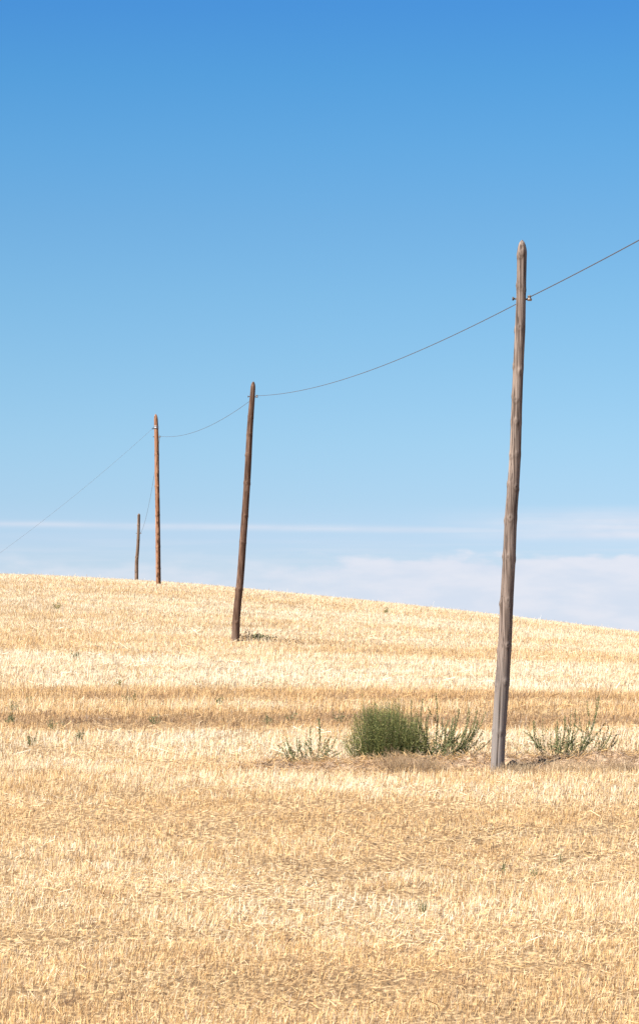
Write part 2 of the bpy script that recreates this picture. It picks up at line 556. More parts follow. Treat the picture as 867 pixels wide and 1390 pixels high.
# ------------------------------------------------------------------ wooden poles
def wood_material(name, dark, mid, light, grain=1.0, dark_side=None, dark_side_amt=0.0, base_grey=None, base_h=1.2):
    m = bpy.data.materials.new(name)
    m.use_nodes = True
    t = m.node_tree
    b = t.nodes['Principled BSDF']
    b.inputs['Roughness'].default_value = 0.85
    b.inputs['Specular IOR Level'].default_value = 0.15
    tc = nd(t, 'ShaderNodeTexCoord')
    mp = nd(t, 'ShaderNodeMapping')
    mp.inputs['Scale'].default_value = (45, 45, 1.6)
    t.links.new(tc.outputs['Object'], mp.inputs[0])
    n = nd(t, 'ShaderNodeTexNoise')
    n.inputs['Scale'].default_value = 1
    n.inputs['Detail'].default_value = 6
    n.inputs['Distortion'].default_value = 0.4
    t.links.new(mp.outputs[0], n.inputs[0])
    r = ramp(t, [(0.36, dark), (0.48, mid), (0.64, light)])
    t.links.new(n.outputs[0], r.inputs[0])
    col = r.outputs[0]
    mp2 = nd(t, 'ShaderNodeMapping')
    mp2.inputs['Scale'].default_value = (9, 9, 1.3)
    t.links.new(tc.outputs['Object'], mp2.inputs[0])
    n2 = nd(t, 'ShaderNodeTexNoise')
    n2.inputs['Scale'].default_value = 1
    n2.inputs['Detail'].default_value = 4
    t.links.new(mp2.outputs[0], n2.inputs[0])
    r2 = ramp(t, [(0.3, (0.72, 0.69, 0.67)), (0.7, (1.2, 1.17, 1.15))])
    t.links.new(n2.outputs[0], r2.inputs[0])
    col = mixc(t, 1.0, col, r2.outputs[0], 'MULTIPLY')
    # long drying cracks
    mp4 = nd(t, 'ShaderNodeMapping')
    mp4.inputs['Scale'].default_value = (38, 38, 0.9)
    mp4.inputs['Location'].default_value = (3.1, 7.7, 1.3)
    t.links.new(tc.outputs['Object'], mp4.inputs[0])
    n4 = nd(t, 'ShaderNodeTexNoise')
    n4.inputs['Scale'].default_value = 1
    n4.inputs['Detail'].default_value = 3
    t.links.new(mp4.outputs[0], n4.inputs[0])
    ck = mth(t, 'MULTIPLY', sstep(t, mth(t, 'ABSOLUTE', mth(t, 'SUBTRACT', n4.outputs[0], 0.57)), 0.022, 0.004), 0.75)
    col = mixc(t, ck, col, tuple(v * .45 for v in dark))
    sep = nd(t, 'ShaderNodeSeparateXYZ')
    t.links.new(tc.outputs['Object'], sep.inputs[0])
    if dark_side is not None:
        nb = nd(t, 'ShaderNodeTexNoise')
        mp3 = nd(t, 'ShaderNodeMapping')
        mp3.inputs['Scale'].default_value = (11, 11, 3.5)
        t.links.new(tc.outputs['Object'], mp3.inputs[0])
        nb.inputs['Scale'].default_value = 1
        nb.inputs['Detail'].default_value = 5
        t.links.new(mp3.outputs[0], nb.inputs[0])
        # patches of darker colour, more of them towards the right-hand side
        side = mth(t, 'MULTIPLY_ADD', sep.outputs[0], 1.6, dark_side_amt)
        f = sstep(t, mth(t, 'ADD', nb.outputs[0], side), 0.5, 0.58)
        col = mixc(t, f, col, dark_side)
    if base_grey is not None:
        f = mth(t, 'MULTIPLY', sstep(t, mth(t, 'ADD', sep.outputs[2], mth(t, 'MULTIPLY', n2.outputs[0], 1.2)), base_h + .9, base_h - .5), 0.8)
        col = mixc(t, f, col, base_grey)
    # knots: darker, warmer wood, with a dark half-ring below each, marked on the mesh
    kn = nd(t, 'ShaderNodeAttribute', attribute_name='tint')
    sk = nd(t, 'ShaderNodeSeparateColor')
    t.links.new(kn.outputs['Color'], sk.inputs[0])
    col = mixc(t, sk.outputs[0], col, (0.045, 0.028, 0.018))       # knot heart, half-ring below it, cracks
    col = mixc(t, mth(t, 'MULTIPLY', sk.outputs[1], 0.5), col, light)       # ring of fresh wood
    t.links.new(col, b.inputs['Base Color'])
    bp = nd(t, 'ShaderNodeBump')
    bp.inputs['Strength'].default_value = 0.9
    bp.inputs['Distance'].default_value = 0.008
    t.links.new(n.outputs[0], bp.inputs['Height'])
    t.links.new(bp.outputs[0], b.inputs['Normal'])
    return m


def pole(name_label, path, Y, mat, knots, seed, crack=None, point=0.16, group='wooden poles of the old line', ridge_amp=.012):
    """path: (px, row, width_px) down the pole; knots: rows with a whorl of knots"""
    r_ = np.random.default_rng(seed)
    pts = [at(px, row, Y) for px, row, w in path]
    wr = [w * Y / F / 2 for px, row, w in path]
    zs = np.array([p.z for p in pts])[::-1]
    fx = pchip(zs, np.array([p.x for p in pts])[::-1])
    fr = pchip(zs, np.array(wr)[::-1])
    zb = float(zs[0]); zt = float(zs[-1])
    bx = float(fx(np.array([zb]))[0])
    root = empty('telegraph_pole', (bx, Y, zb))
    sink = 0.5
    step = 0.02
    z = np.arange(zb - sink, zt + 1e-6, step)
    z[-1] = zt
    NS = 56
    ang = np.linspace(0, 2 * np.pi, NS, endpoint=False)
    cx = fx(np.maximum(z, zb)) - (np.maximum(zb - z, 0)) * 0.03
    rad = fr(np.maximum(z, zb))
    # chiselled point on top
    tp = np.clip((z - (zt - point)) / point, 0, 1)
    rad = rad * np.sqrt(np.clip(1 - tp ** 2 * .97, 0, 1))
    Z, A = np.meshgrid(z, ang, indexing='ij')
    R = np.repeat(rad[:, None], NS, 1)
    # slow irregularity, ridges of grain
    R = R * (1 + .03 * (fbm(np.cos(A) * 1.3 + Z * .9, np.sin(A) * 1.3 + seed, seed) - .5) * 2
             + ridge_amp * (fbm(A * 6 / 6.283 * 3 % 256, Z * .5 + 3, seed + 1) - .5))
    kr = np.zeros_like(R); kg = np.zeros_like(R)
    for row in knots:
        zk0 = at(0, row, Y).z
        a0 = r_.random() * 6.28
        m = int(r_.integers(3, 6))
        # swelling of the whole whorl
        swell = r_.uniform(.01, .07)
        dz = (Z - zk0)
        R = R * (1 + swell * (.55 + .45 * np.cos(A - a0 - 1)) * np.exp(-((dz - .02 * np.cos(A * 1 + a0)) / .055) ** 2))
        for j in range(m):
            ak = a0 + j * 6.283 / m + r_.normal(0, .4)
            if j == 0:
                ak = -np.pi / 2 + r_.uniform(-.5, .5)
            if j == 1:
                ak = np.pi + r_.uniform(-.25, .2)
            zk = zk0 + r_.normal(0, .03)
            da = (A - ak + np.pi) % (2 * np.pi) - np.pi
            q = np.sqrt((da * R / .026) ** 2 + ((Z - zk) / .034) ** 2)
            amp = r_.uniform(.06, .18)
            R = R * (1 + amp * np.exp(-q ** 2) - .12 * np.exp(-(q / .35) ** 2))
            kr = np.maximum(kr, np.exp(-(q / .42) ** 2) * r_.uniform(.3, .95))
            kr = np.maximum(kr, np.exp(-((q - 1.6) / .35) ** 2) * r_.uniform(.05, .65) * (Z < zk))  # dark half-ring on the lower side of each knot only
            kg = np.maximum(kg, np.exp(-((q - 1.0) / .4) ** 2) * r_.uniform(.1, .8))
    if crack is not None:
        z0 = at(0, crack[0], Y).z; z1 = at(0, crack[1], Y).z
        ac = -np.pi / 2 + crack[2] + .06 * np.sin(Z * 5)
        da = (A - ac + np.pi) % (2 * np.pi) - np.pi
        on = sm((z0 - Z) / .25)
        c = np.exp(-(da / .075) ** 2) * on
        R = R - c * .022
        kr = np.maximum(kr, c * .85)
    X3 = cx[:, None] + R * np.cos(A) - bx
    Y3 = R * np.sin(A)
    V = np.stack([X3, Y3, Z - zb], -1).reshape(-1, 3)
    nz = len(z)
    i = np.arange(nz * NS).reshape(nz, NS)
    Fq = np.stack([i[:-1], np.roll(i, -1, 1)[:-1], np.roll(i, -1, 1)[1:], i[1:]], -1).reshape(-1, 4)
    tint = np.stack([kr, kg, np.zeros_like(kr), np.ones_like(kr)], -1).reshape(-1, 4)
    # the little flat at the very tip is closed by a collapsing ring
    V = np.concatenate([V, [[cx[-1] - bx, 0, zt - zb + .004]]])
    tint = np.concatenate([tint, [[0, 0, 0, 1]]])
    cap = np.stack([i[-1], np.roll(i[-1], -1), np.full(NS, nz * NS), np.full(NS, nz * NS)], -1)
    me = bpy.data.meshes.new('post')
    me.from_pydata([tuple(v) for v in V], [], [tuple(f) for f in Fq] + [tuple(c[:3]) for c in cap])
    me.update()
    for p in me.polygons:
        p.use_smooth = True
    ca = me.attributes.new('tint', 'FLOAT_COLOR', 'POINT')
    ca.data.foreach_set('color', tint.astype(np.float32).ravel())
    me.materials.append(mat)
    o = bpy.data.objects.new('post', me)
    COL.objects.link(o)
    o.parent = root
    tag(root, name_label, 'pole', group)
    return root, fx, fr


def simple_mat(name, c, rough=.5, metal=0.0, nscale=40, var=.3, spec=.5):
    m = bpy.data.materials.new(name)
    m.use_nodes = True
    t = m.node_tree
    b = t.nodes['Principled BSDF']
    b.inputs['Roughness'].default_value = rough
    b.inputs['Metallic'].default_value = metal
    b.inputs['Specular IOR Level'].default_value = spec
    tc = nd(t, 'ShaderNodeTexCoord')
    n = nd(t, 'ShaderNodeTexNoise')
    n.inputs['Scale'].default_value = nscale
    n.inputs['Detail'].default_value = 4
    t.links.new(tc.outputs['Object'], n.inputs[0])
    r = ramp(t, [(0.3, tuple(v * (1 - var) for v in c)), (0.7, tuple(min(1, v * (1 + var)) for v in c))])
    t.links.new(n.outputs[0], r.inputs[0])
    t.links.new(r.outputs[0], b.inputs['Base Color'])
    return m


M_IRON = simple_mat('rusty_iron', (0.085, 0.055, 0.04), .75, .3)
M_PORC = simple_mat('weathered_porcelain', (0.15, 0.11, 0.085), .3, 0, 12, .15)
M_GALV = simple_mat('galvanised_band', (0.24, 0.24, 0.25), .5, .6)
M_WIRE = simple_mat('oxidised_wire', (0.10, 0.085, 0.085), .6, .4)


def lathe(name, prof, mat, parent, loc, axis_dir=(0, 0, 1), n=20):
    """prof: list of (radius, height) turned round axis_dir"""
    q = Vector(axis_dir).to_track_quat('Z', 'Y')
    V = []; Fc = []
    for r, h in prof:
        for k in range(n):
            a = 2 * math.pi * k / n
            V.append(q @ Vector((r * math.cos(a), r * math.sin(a), h)))
    for i in range(len(prof) - 1):
        for k in range(n):
            Fc.append((i * n + k, i * n + (k + 1) % n, (i + 1) * n + (k + 1) % n, (i + 1) * n + k))
    Fc.append(tuple(range(n))[::-1])
    Fc.append(tuple((len(prof) - 1) * n + k for k in range(n)))
    me = bpy.data.meshes.new(name)
    me.from_pydata([tuple(v) for v in V], [], Fc)
    me.update()
    for p in me.polygons:
        p.use_smooth = len(p.vertices) == 4
    me.materials.append(mat)
    o = bpy.data.objects.new(name, me)
    COL.objects.link(o)
    o.parent = parent
    o.location = loc
    return o


def tube_arrays(pts, rad, n=8):
    pts = [Vector(p) for p in pts]
    if not hasattr(rad, '__len__'):
        rad = [rad] * len(pts)
    V = []; Fc = []
    u = None
    for i, p in enumerate(pts):
        d = (pts[min(i + 1, len(pts) - 1)] - pts[max(i - 1, 0)]).normalized()
        if u is None:
            u = d.orthogonal().normalized()
        u = (u - d * u.dot(d)).normalized()
        v = d.cross(u)
        for k in range(n):
            a = 2 * math.pi * k / n
            V.append(p + (u * math.cos(a) + v * math.sin(a)) * rad[i])
    for i in range(len(pts) - 1):
        for k in range(n):
            Fc.append((i * n + k, i * n + (k + 1) % n, (i + 1) * n + (k + 1) % n, (i + 1) * n + k))
    Fc.append(tuple(range(n))[::-1])
    Fc.append(tuple((len(pts) - 1) * n + k for k in range(n)))
    return V, Fc


def tube(name, pts, rad, mat, parent=None, n=8):
    V, Fc = tube_arrays(pts, rad, n)
    me = bpy.data.meshes.new(name)
    me.from_pydata([tuple(v) for v in V], [], Fc)
    me.update()
    for p in me.polygons:
        p.use_smooth = len(p.vertices) == 4
    me.materials.append(mat)
    o = bpy.data.objects.new(name, me)
    COL.objects.link(o)
    if parent is not None:
        o.parent = parent
    return o


def fittings(root, fx, fr, row, Y, left='peg'):
    """iron rod through the pole, porcelain insulator on the right, bare end on the left. returns wire tie point"""
    z = at(0, row, Y).z
    cx = float(fx(np.array([z]))[0]); r = float(fr(np.array([z]))[0])
    L = root.location
    o = Vector((cx - L.x, 0, z - L.z))
    tube('crossbolt', [o + Vector((-r - .035, 0, .005)), o + Vector((0, 0, 0)), o + Vector((r + .035, 0, -.005)), o + Vector((r + .052, 0, .01)), o + Vector((r + .055, 0, .04))],
         .0105, M_IRON, root)
    lathe('nut', [(.0, 0), (.024, 0), (.026, .005), (.026, .022), (.0, .022)], M_IRON, root, o + Vector((-r - .030, 0, .005)), (-1, 0, 0), 6)
    ins = lathe('insulator', [(.010, -.012), (.028, -.010), (.032, .006), (.028, .018), (.019, .026), (.019, .036), (.027, .043), (.025, .054), (.013, .062), (.002, .064)],
                M_PORC, root, o + Vector((r + .048, 0, -.012)), (0, 0, 1), 20)
    return Vector((cx + r + .048, Y, z + .028))


W1 = wood_material('weathered_grey_pole_wood', (0.072, 0.053, 0.044), (0.165, 0.127, 0.106), (0.26, 0.21, 0.18), base_grey=(0.205, 0.182, 0.168), base_h=1.6)
W2 = wood_material('dark_reddish_pole_wood', (0.05, 0.026, 0.017), (0.10, 0.056, 0.037), (0.19, 0.12, 0.085), base_grey=(0.20, 0.15, 0.12), base_h=.6)
W3 = wood_material('rust_coloured_pole_wood', (0.12, 0.052, 0.026), (0.25, 0.115, 0.06), (0.40, 0.24, 0.155), dark_side=(0.085, 0.042, 0.024), dark_side_amt=.055)
W4 = wood_material('faded_brown_pole_wood', (0.08, 0.05, 0.035), (0.15, 0.10, 0.07), (0.24, 0.17, 0.13))

p1 = pole('big weathered grey-brown wooden pole with rings of knots, nearest, beside the green bushes',
          [(708, 326, 12.0), (707.8, 345, 13.0), (706.8, 400, 13.0), (705.2, 450, 14.2), (703, 495, 14.4), (701.2, 540, 14.6), (698.5, 620, 15.6), (696, 660, 16.2), (693, 700, 16.6),
           (690.5, 758, 17.6), (687, 822, 18.2), (684.6, 875, 18.6), (680.8, 930, 19.4), (677, 990, 18.8), (675.4, 1020, 18.6), (674.2, 1062, 18.6)],
          44.1, W1, [346, 389, 447, 501, 540, 571, 619, 661, 705, 756, 821, 880, 928, 992], 3, crack=(918, 1062, -.12), point=.17)
p2 = pole('leaning dark reddish-brown wooden pole standing in the middle of the slope',
          [(343.8, 518, 6.6), (342.8, 535, 7.0), (341.6, 550, 7.6), (339, 586, 8.4), (336.8, 630, 9.0), (334.3, 672, 9.3), (330.2, 730, 9.5), (326.0, 788, 10.0), (321.0, 840, 10.6), (319.2, 880, 11.6)],
          89.3, W2, [566, 590, 618, 655, 700, 737, 800, 845], 8, point=.2)
p3 = pole('straight rust-orange wooden pole with a metal band, standing on the crest',
          [(211.6, 562, 5.0), (212.2, 580, 5.6), (212.8, 600, 6.0), (213.4, 650, 6.2), (214.2, 700, 6.3), (214.8, 750, 6.5), (215.4, 800, 6.8)],
          136.5, W3, [617, 660, 700, 742, 770], 14, point=.25)
p4 = pole('smallest crooked brown pole, half hidden behind the crest at far left',
          [(188.8, 697, 3.9), (188.4, 715, 4.0), (187.8, 735, 4.2), (186.8, 750, 4.5), (185.8, 763, 4.9), (185.5, 790, 5.1), (185.0, 830, 5.2), (184.5, 874, 5.4)],
          185.0, W4, [712, 733, 756, 775], 21, point=.12)

t1 = fittings(p1[0], p1[1], p1[2], 406, 44.1)
t2 = fittings(p2[0], p2[1], p2[2], 538.5, 89.3)
t3 = fittings(p3[0], p3[1], p3[2], 593, 136.5)
t4 = fittings(p4[0], p4[1], p4[2], 724, 185.0)

# metal band with an eye round the top of the third pole
zb_ = at(0, 580, 136.5).z
r3 = float(p3[2](np.array([zb_]))[0]); c3 = float(p3[1](np.array([zb_]))[0]); L3 = p3[0].location
band = lathe('clamp_band', [(r3 + .002, -.055), (r3 + .016, -.055), (r3 + .016, -.012), (r3 + .007, -.008), (r3 + .007, .008), (r3 + .016, .012), (r3 + .016, .055), (r3 + .002, .055)],
             M_GALV, p3[0], (c3 - L3.x, 0, zb_ - L3.z), n=28)
eye = tube('band_eye', [(-r3 - .005, -.02, -.03), (-r3 - .06, -.02, -.03), (-r3 - .085, -.02, -.05), (-r3 - .06, -.02, -.075), (-r3 - .005, -.02, -.06)], .012, M_IRON, band)


def wire(a, b, sag, rad, label, cat='wire', group='wires of the old line', name='overhead_wire', n=60, t1_=1.0):
    pts = []
    for i in range(n + 1):
        t = i / n * t1_
        p = a.lerp(b, t)
        p.z -= 4 * sag * t * (1 - t)
        pts.append(p)
    o = tube(name, pts, rad, M_WIRE, None, 6)
    tag(o, label, cat, group)
    return o


BK = Vector((0, .03, 0))
p0 = Vector((6.95, -1.0, 4.55))
wire(t1 + BK, p0, .30, .0060, 'dark wire running up to the right from the nearest grey pole')
wire(t1 + BK, t2 + BK, .30, .0055, 'sagging wire between the nearest grey pole and the leaning dark pole')
wire(t2 + BK, t3 + BK, .35, .0055, 'sagging wire between the leaning dark pole and the rust-orange pole')
wire(t3 + BK, t4 + BK, .6, .0055, 'faint steep wire between the rust-orange pole and the smallest crooked pole')
gs = Vector((c3 - r3 - .07, 136.48, zb_ - .06))
gxx = -14.35
ge = Vector((gxx, 136.7, float(terrain(gxx, 136.7)) - .1))
wire(gs, ge, .22, .0036, 'long faint stay wire from the rust-orange pole down to the left edge', 'stay wire', None, 'stay_wire')


# ------------------------------------------------------------------ plants
class Blob:
    def __init__(s):
        s.V = []; s.F = []; s.T = []; s.n = 0

    def add(s, V, Fc, T):
        V = np.asarray(V, float)
        s.V.append(V); s.F.append(np.asarray(Fc, int) + s.n); s.T.append(np.asarray(T, float)); s.n += len(V)

    def build(s, name, mat, parent=None, loc=None):
        return mesh_np(name, np.concatenate(s.V), np.concatenate(s.F), mat, parent, np.concatenate(s.T), loc=loc)


def leaf_quads(P, D, L, W, r_):
    """diamond leaves at P pointing along D"""
    n = len(P)
    D = D / (np.linalg.norm(D, axis=1, keepdims=True) + 1e-9)
    q = r_.normal(size=(n, 3)); S = np.cross(D, q); S /= np.linalg.norm(S, axis=1, keepdims=True) + 1e-9
    V = np.empty((n, 4, 3))
    V[:, 0] = P
    V[:, 1] = P + D * L[:, None] * .5 + S * W[:, None] / 2
    V[:, 2] = P + D * L[:, None]
    V[:, 3] = P + D * L[:, None] * .5 - S * W[:, None] / 2
    return V.reshape(-1, 3), np.arange(n * 4).reshape(-1, 4)


def stem_curve(b, t, bow, n=14):
    """from base b to tip t; leaves the ground outward then turns upward (bow)"""
    u = np.linspace(0, 1, n)[:, None]
    c = np.array([b[0] * .35 + t[0] * .65 + bow[0], b[1] * .4 + t[1] * .6, b[2] + (t[2] - b[2]) * .35 + bow[1]])
    return (1 - u) ** 2 * b + 2 * u * (1 - u) * c + u ** 2 * t


def ribbon(pts, w0, w1, r_, n_side=3):
    V, Fc = tube_arrays([tuple(p) for p in pts], list(np.linspace(w0, w1, len(pts))), n_side)
    Fc = [f for f in Fc if len(f) == 4]
    return np.array([tuple(v) for v in V]), np.array(Fc)


def mixcol(a, b, r):
    a = np.array(a); b = np.array(b)
    c = a * (1 - r[:, None]) + b * r[:, None]
    return np.concatenate([c, np.ones((len(c), 1))], 1)


G_DARK = (0.045, 0.07, 0.022)
G_MID = (0.13, 0.165, 0.06)
G_WEED = (0.065, 0.078, 0.028)
G_WEED2 = (0.28, 0.29, 0.13)
G_PALE = (0.24, 0.26, 0.13)
B_DRY = (0.34, 0.24, 0.14)
B_DARK = (0.11, 0.075, 0.045)


def spindly(name, label, cat, base_px, base_row, Y, stems, seed, leaf=.026, cols=(G_WEED, G_WEED2), low=0, low_w=.2, dens=95, spike=True, stem_col=(0.16, 0.17, 0.08), group=None, stem_r=.005, side=3, low_h=.12):
    """stems: (base px, base row, tip px, tip row, vigour). leaves get smaller and denser toward the tips."""
    r_ = np.random.default_rng(seed)
    s = Y / F
    b0 = at(base_px, base_row, Y)
    gz = float(terrain(b0.x, Y))
    root = empty(name, (b0.x, Y, gz))
    dz0 = b0.z - gz
    sb = Blob(); lb = Blob()

    def put_leaves(c, k, vig):
        seg = np.linalg.norm(c[-1] - c[0])
        n = max(4, int(seg * dens * vig))
        u = r_.random(n) ** .8
        i = np.clip((u * (len(c) - 1)).astype(int), 0, len(c) - 2); f = (u * (len(c) - 1) - i)[:, None]
        P = c[i] * (1 - f) + c[i + 1] * f
        T = c[i + 1] - c[i]; T /= np.linalg.norm(T, axis=1, keepdims=True)
        P = P + r_.normal(0, .006, (n, 3))
        o = r_.normal(size=(n, 3)); o -= T * (o * T).sum(1, keepdims=True); o /= np.linalg.norm(o, axis=1, keepdims=True)
        D = T * .6 + o
        L = leaf * k * (1.2 - .5 * u) * r_.uniform(.6, 1.3, n)
        V, Fc = leaf_quads(P, D, L, L * .5, r_)
        lb.add(V, Fc, mixcol(cols[0], cols[1], r_.random(n)))
        if spike:
            m = int(seg * 200 * vig)
            u = 1 - r_.random(m) * .45
            i = np.clip((u * (len(c) - 1)).astype(int), 0, len(c) - 2); f = (u * (len(c) - 1) - i)[:, None]
            P = c[i] * (1 - f) + c[i + 1] * f + r_.normal(0, .003, (m, 3))
            D = np.tile(c[-1] - c[-2], (m, 1)); D = D / np.linalg.norm(D, axis=1, keepdims=True) + r_.normal(0, .6, (m, 3))
            L = leaf * .65 * r_.uniform(.6, 1.3, m)
            V, Fc = leaf_quads(P, D, L, L * .5, r_)
            lb.add(V, Fc, mixcol(cols[1], G_PALE if cols[1] == G_MID else cols[1], r_.random(m)))

    if low >= 200 and spike:
        stems = stems + [(x0 + r_.normal(0, 4), y0, x1 + r_.normal(0, 9), y1 + abs(r_.normal(2, 10)), v * .8) for x0, y0, x1, y1, v in stems for _ in range(1)]
    for (bx, br, tx, tr, vig) in stems:
        b = np.array([(bx - base_px) * s, r_.normal(0, .05), max(-(br - base_row) * s + dz0, -.01) - .03])
        t = np.array([(tx - base_px) * s, r_.normal(0, .12), -(tr - base_row) * s + dz0])
        c = stem_curve(b, t, (abs(t[2] - b[2]) * .12 * np.sign(t[0] - b[0]), -.01))
        V, Fc = ribbon(c, stem_r, stem_r * .5, r_)
        sb.add(V, Fc, np.tile([*stem_col, 1], (len(Fc), 1)))
        put_leaves(c, 1, vig)
        for q in range(side if vig > .5 else 1):
            i = r_.integers(2, 9)
            L = np.linalg.norm(t - b) * r_.uniform(.15, .4)
            d = (c[i + 1] - c[i]); d /= np.linalg.norm(d)
            e = c[i] + (d + r_.normal(0, .45, 3)) * L
            e[2] = max(e[2], c[i][2] + .02)
            c2 = stem_curve(c[i], e, (0, .0), 6)
            V, Fc = ribbon(c2, stem_r * .6, stem_r * .25, r_)
            sb.add(V, Fc, np.tile([*stem_col, 1], (len(Fc), 1)))
            put_leaves(c2, .8, vig)
    if low:
        xb = r_.normal(0, low_w * .45, low); yb = r_.normal(0, .14, low)
        zb2 = terrain(b0.x + xb, Y + yb) - gz + r_.random(low) ** 1.3 * low_h
        D = r_.normal(size=(low, 3)); D[:, 2] = np.abs(D[:, 2])
        L = leaf * r_.uniform(.6, 1.3, low)
        V, Fc = leaf_quads(np.stack([xb, yb, zb2], -1), D, L, L * .55, r_)
        lb.add(V, Fc, mixcol(cols[0], cols[1], r_.random(low)))
    sb.build('stem', M_LEAF, root)
    lb.build('foliage', M_LEAF, root)
    tag(root, label, cat, group)
    return root


def dense_bush():
    r_ = np.random.default_rng(77)
    Y = 45.2; s = Y / F
    bc = at(520, 1034, Y)
    gz = float(terrain(bc.x, Y))
    root = empty('bush', (bc.x, Y, gz))
    dz = bc.z - gz
    sb = Blob(); lb = Blob()
    nb = 1350
    for k in range(nb):
        a = r_.random() * 2 * np.pi
        q = r_.random() ** .6                      # 0 upright .. 1 sideways
        ex = np.cos(a) * q
        ey = np.sin(a) * q
        H = .72 * (1 - abs(ex) ** 3.2 * .55) * (1 + .05 * np.sin(ex * 9)) * (1 - .15 * (ex < -.75)) * np.sqrt(max(0, 1 - (q * .93) ** 4)) + .06
        H *= 1 - .10 * max(0, ex)
        H *= .86 + .26 * vnoise(np.array(np.cos(a) * q * 4 + 60), np.array(np.sin(a) * q * 3 + 8), 6)
        lf = 1 - (r_.random() ** 2.2) * .45
        t = np.array([(ex * .57 + .05 * max(0, ex)) * lf, ey * .40 * lf, max(.05, H * lf * r_.uniform(.85, 1.04)) + dz])
        if r_.random() < .2:
            t *= r_.uniform(1.03, 1.2)
        if k % 5 == 0:
            t = t * np.array([.62, .8, .80]) + np.array([.34, -.05, 0])
        b = np.array([ex * .20 + (.26 if k % 5 == 0 else 0) + r_.normal(0, .04), ey * .15 + r_.normal(0, .03), -.02])
        c = stem_curve(b, t, (0.04 * ex, .0), 7)
        V, Fc = ribbon(c, .0028, .0009, r_)
        tone = r_.random()
        sb.add(V, Fc, np.tile([*(np.array(G_MID) * (.6 + .5 * tone)), 1], (len(Fc), 1)))
        dead = r_.random() < .09
        n = 36
        u = r_.random(n) ** .6
        i = np.clip((u * 6).astype(int), 0, 5); f = (u * 6 - i)[:, None]
        P = c[i] * (1 - f) + c[i + 1] * f + r_.normal(0, .017, (n, 3)) * (.3 + u)[:, None]
        T = c[i + 1] - c[i]; T /= np.linalg.norm(T, axis=1, keepdims=True)
        D = T * .55 + r_.normal(0, .8, (n, 3))
        L = r_.uniform(.012, .028, n)
        V, Fc = leaf_quads(P, D, L, np.full(n, .0058), r_)
        cl = vnoise(t[0] * 7 + 50, t[2] * 7 + 9, 5)
        lb.add(V, Fc, mixcol(B_DARK if dead else (0.055, 0.066, 0.016), B_DRY if dead else (0.42, 0.42, 0.14), np.clip(r_.random(n) * .7 + cl * .4, 0, 1)))
    sb.build('stem', M_LEAF, root)
    lb.build('foliage', M_LEAF, root)
    tag(root, 'dense rounded dark-green bush on the low ridge, left of the spindly plant', 'bush')


dense_bush()
spindly('wild_plant', 'tall spindly green plant with upright shoots, between dense bush and nearest pole', 'plant', 596, 1034, 45.15, [
    (583, 1024, 591, 941, 1), (585, 1026, 582, 968, .8), (588, 1028, 600, 975, .7), (588, 1028, 623, 964, 1), (592, 1030, 618, 973, .9), (598, 1030, 612, 985, .9),
    (604, 1030, 647, 964, 1), (606, 1030, 647, 978, .9), (600, 1032, 633, 985, .9), (606, 1032, 655, 992, .5), (596, 1032, 604, 990, .8), (590, 1030, 572, 985, .7),
    (576, 1026, 566, 975, .7), (572, 1022, 559, 950, .9), (610, 1034, 640, 1003, .8), (586, 1030, 577, 1000, .8), (612, 1034, 630, 1010, .7), (600, 1034, 616, 1000, .9)],
    101, low=1100, low_w=.6, low_h=.24, dens=180)
spindly('wild_plant', 'spreading sparse green plant with long thin shoots, right of the nearest pole', 'plant', 768, 1032, 45.2, [
    (735, 1018, 723, 978, .8), (752, 1028, 766, 972, 1.2), (750, 1026, 755, 977, .5), (745, 1026, 737, 975, .35), (760, 1028, 780, 963, .7), (772, 1026, 814, 945, .9),
    (776, 1028, 797, 985, .7), (785, 1030, 816, 992, .5), (794, 1031, 825, 986, .6), (796, 1031, 836, 998, .6), (765, 1030, 770, 985, .8), (755, 1030, 746, 995, .7),
    (780, 1030, 790, 1000, .9), (742, 1030, 733, 1000, .5), (800, 1031, 812, 1008, .8), (768, 1030, 776, 995, .9), (760, 1030, 757, 1000, .9)],
    202, low=1100, low_w=.75, low_h=.26, dens=140)
spindly('wild_plant', 'thin grey-green plant with curved shoots, left of the dense bush', 'plant', 418, 1037, 45.0, [
    (410, 1038, 389, 1001, .8), (408, 1038, 383, 1014, .7), (412, 1036, 403, 1002, .9), (428, 1030, 432, 975, 1.3), (428, 1030, 456, 1000, .7), (428, 1031, 441, 1003, .4),
    (427, 1031, 419, 1001, .4), (420, 1034, 405, 1006, .8), (430, 1032, 447, 1015, .7)],
    303, low=260, low_w=.45, low_h=.10, dens=150)
spindly('dead_stem', 'dark bare stem leaning right on the ground, left of the green plants', 'stem', 343, 1046, 44.4, [
    (342, 1046, 380, 1015, .8), (342, 1046, 360, 1040, .8), (344, 1046, 350, 1036, .4)],
    404, leaf=.02, cols=(B_DARK, (.2, .16, .08)), low=60, low_w=.12, low_h=.04, spike=False, stem_col=B_DARK, side=1)

# green tuft and dry stalks at the foot of the second pole
spindly('grass_tuft', 'small green tuft beside the foot of the leaning dark pole', 'grass tuft', 354, 873, 90.0, [
    (350 + i * 2.2, 873, 345 + i * 3.1 + (i % 3), 862 - (i * 7 % 5), .5) for i in range(8)],
    505, leaf=.05, cols=((0.14, .16, .06), (0.34, 0.33, 0.13)), low=420, low_w=.45, low_h=.17, spike=False, dens=30)
spindly('dry_stalk', 'tall dry brown stalks just right of the leaning dark pole', 'stalk', 336, 871, 89.8, [
    (334, 871, 334, 846, .7), (334, 870, 339, 832, .6), (337, 871, 343, 852, .8), (341, 871, 350, 856, .8), (344, 871, 352, 860, .8), (332, 872, 330, 860, .5)],
    506, leaf=.045, cols=(B_DARK, B_DRY), low=260, low_w=.5, low_h=.15, spike=False, stem_col=(0.2, .12, .06), dens=26, stem_r=.008, side=2)
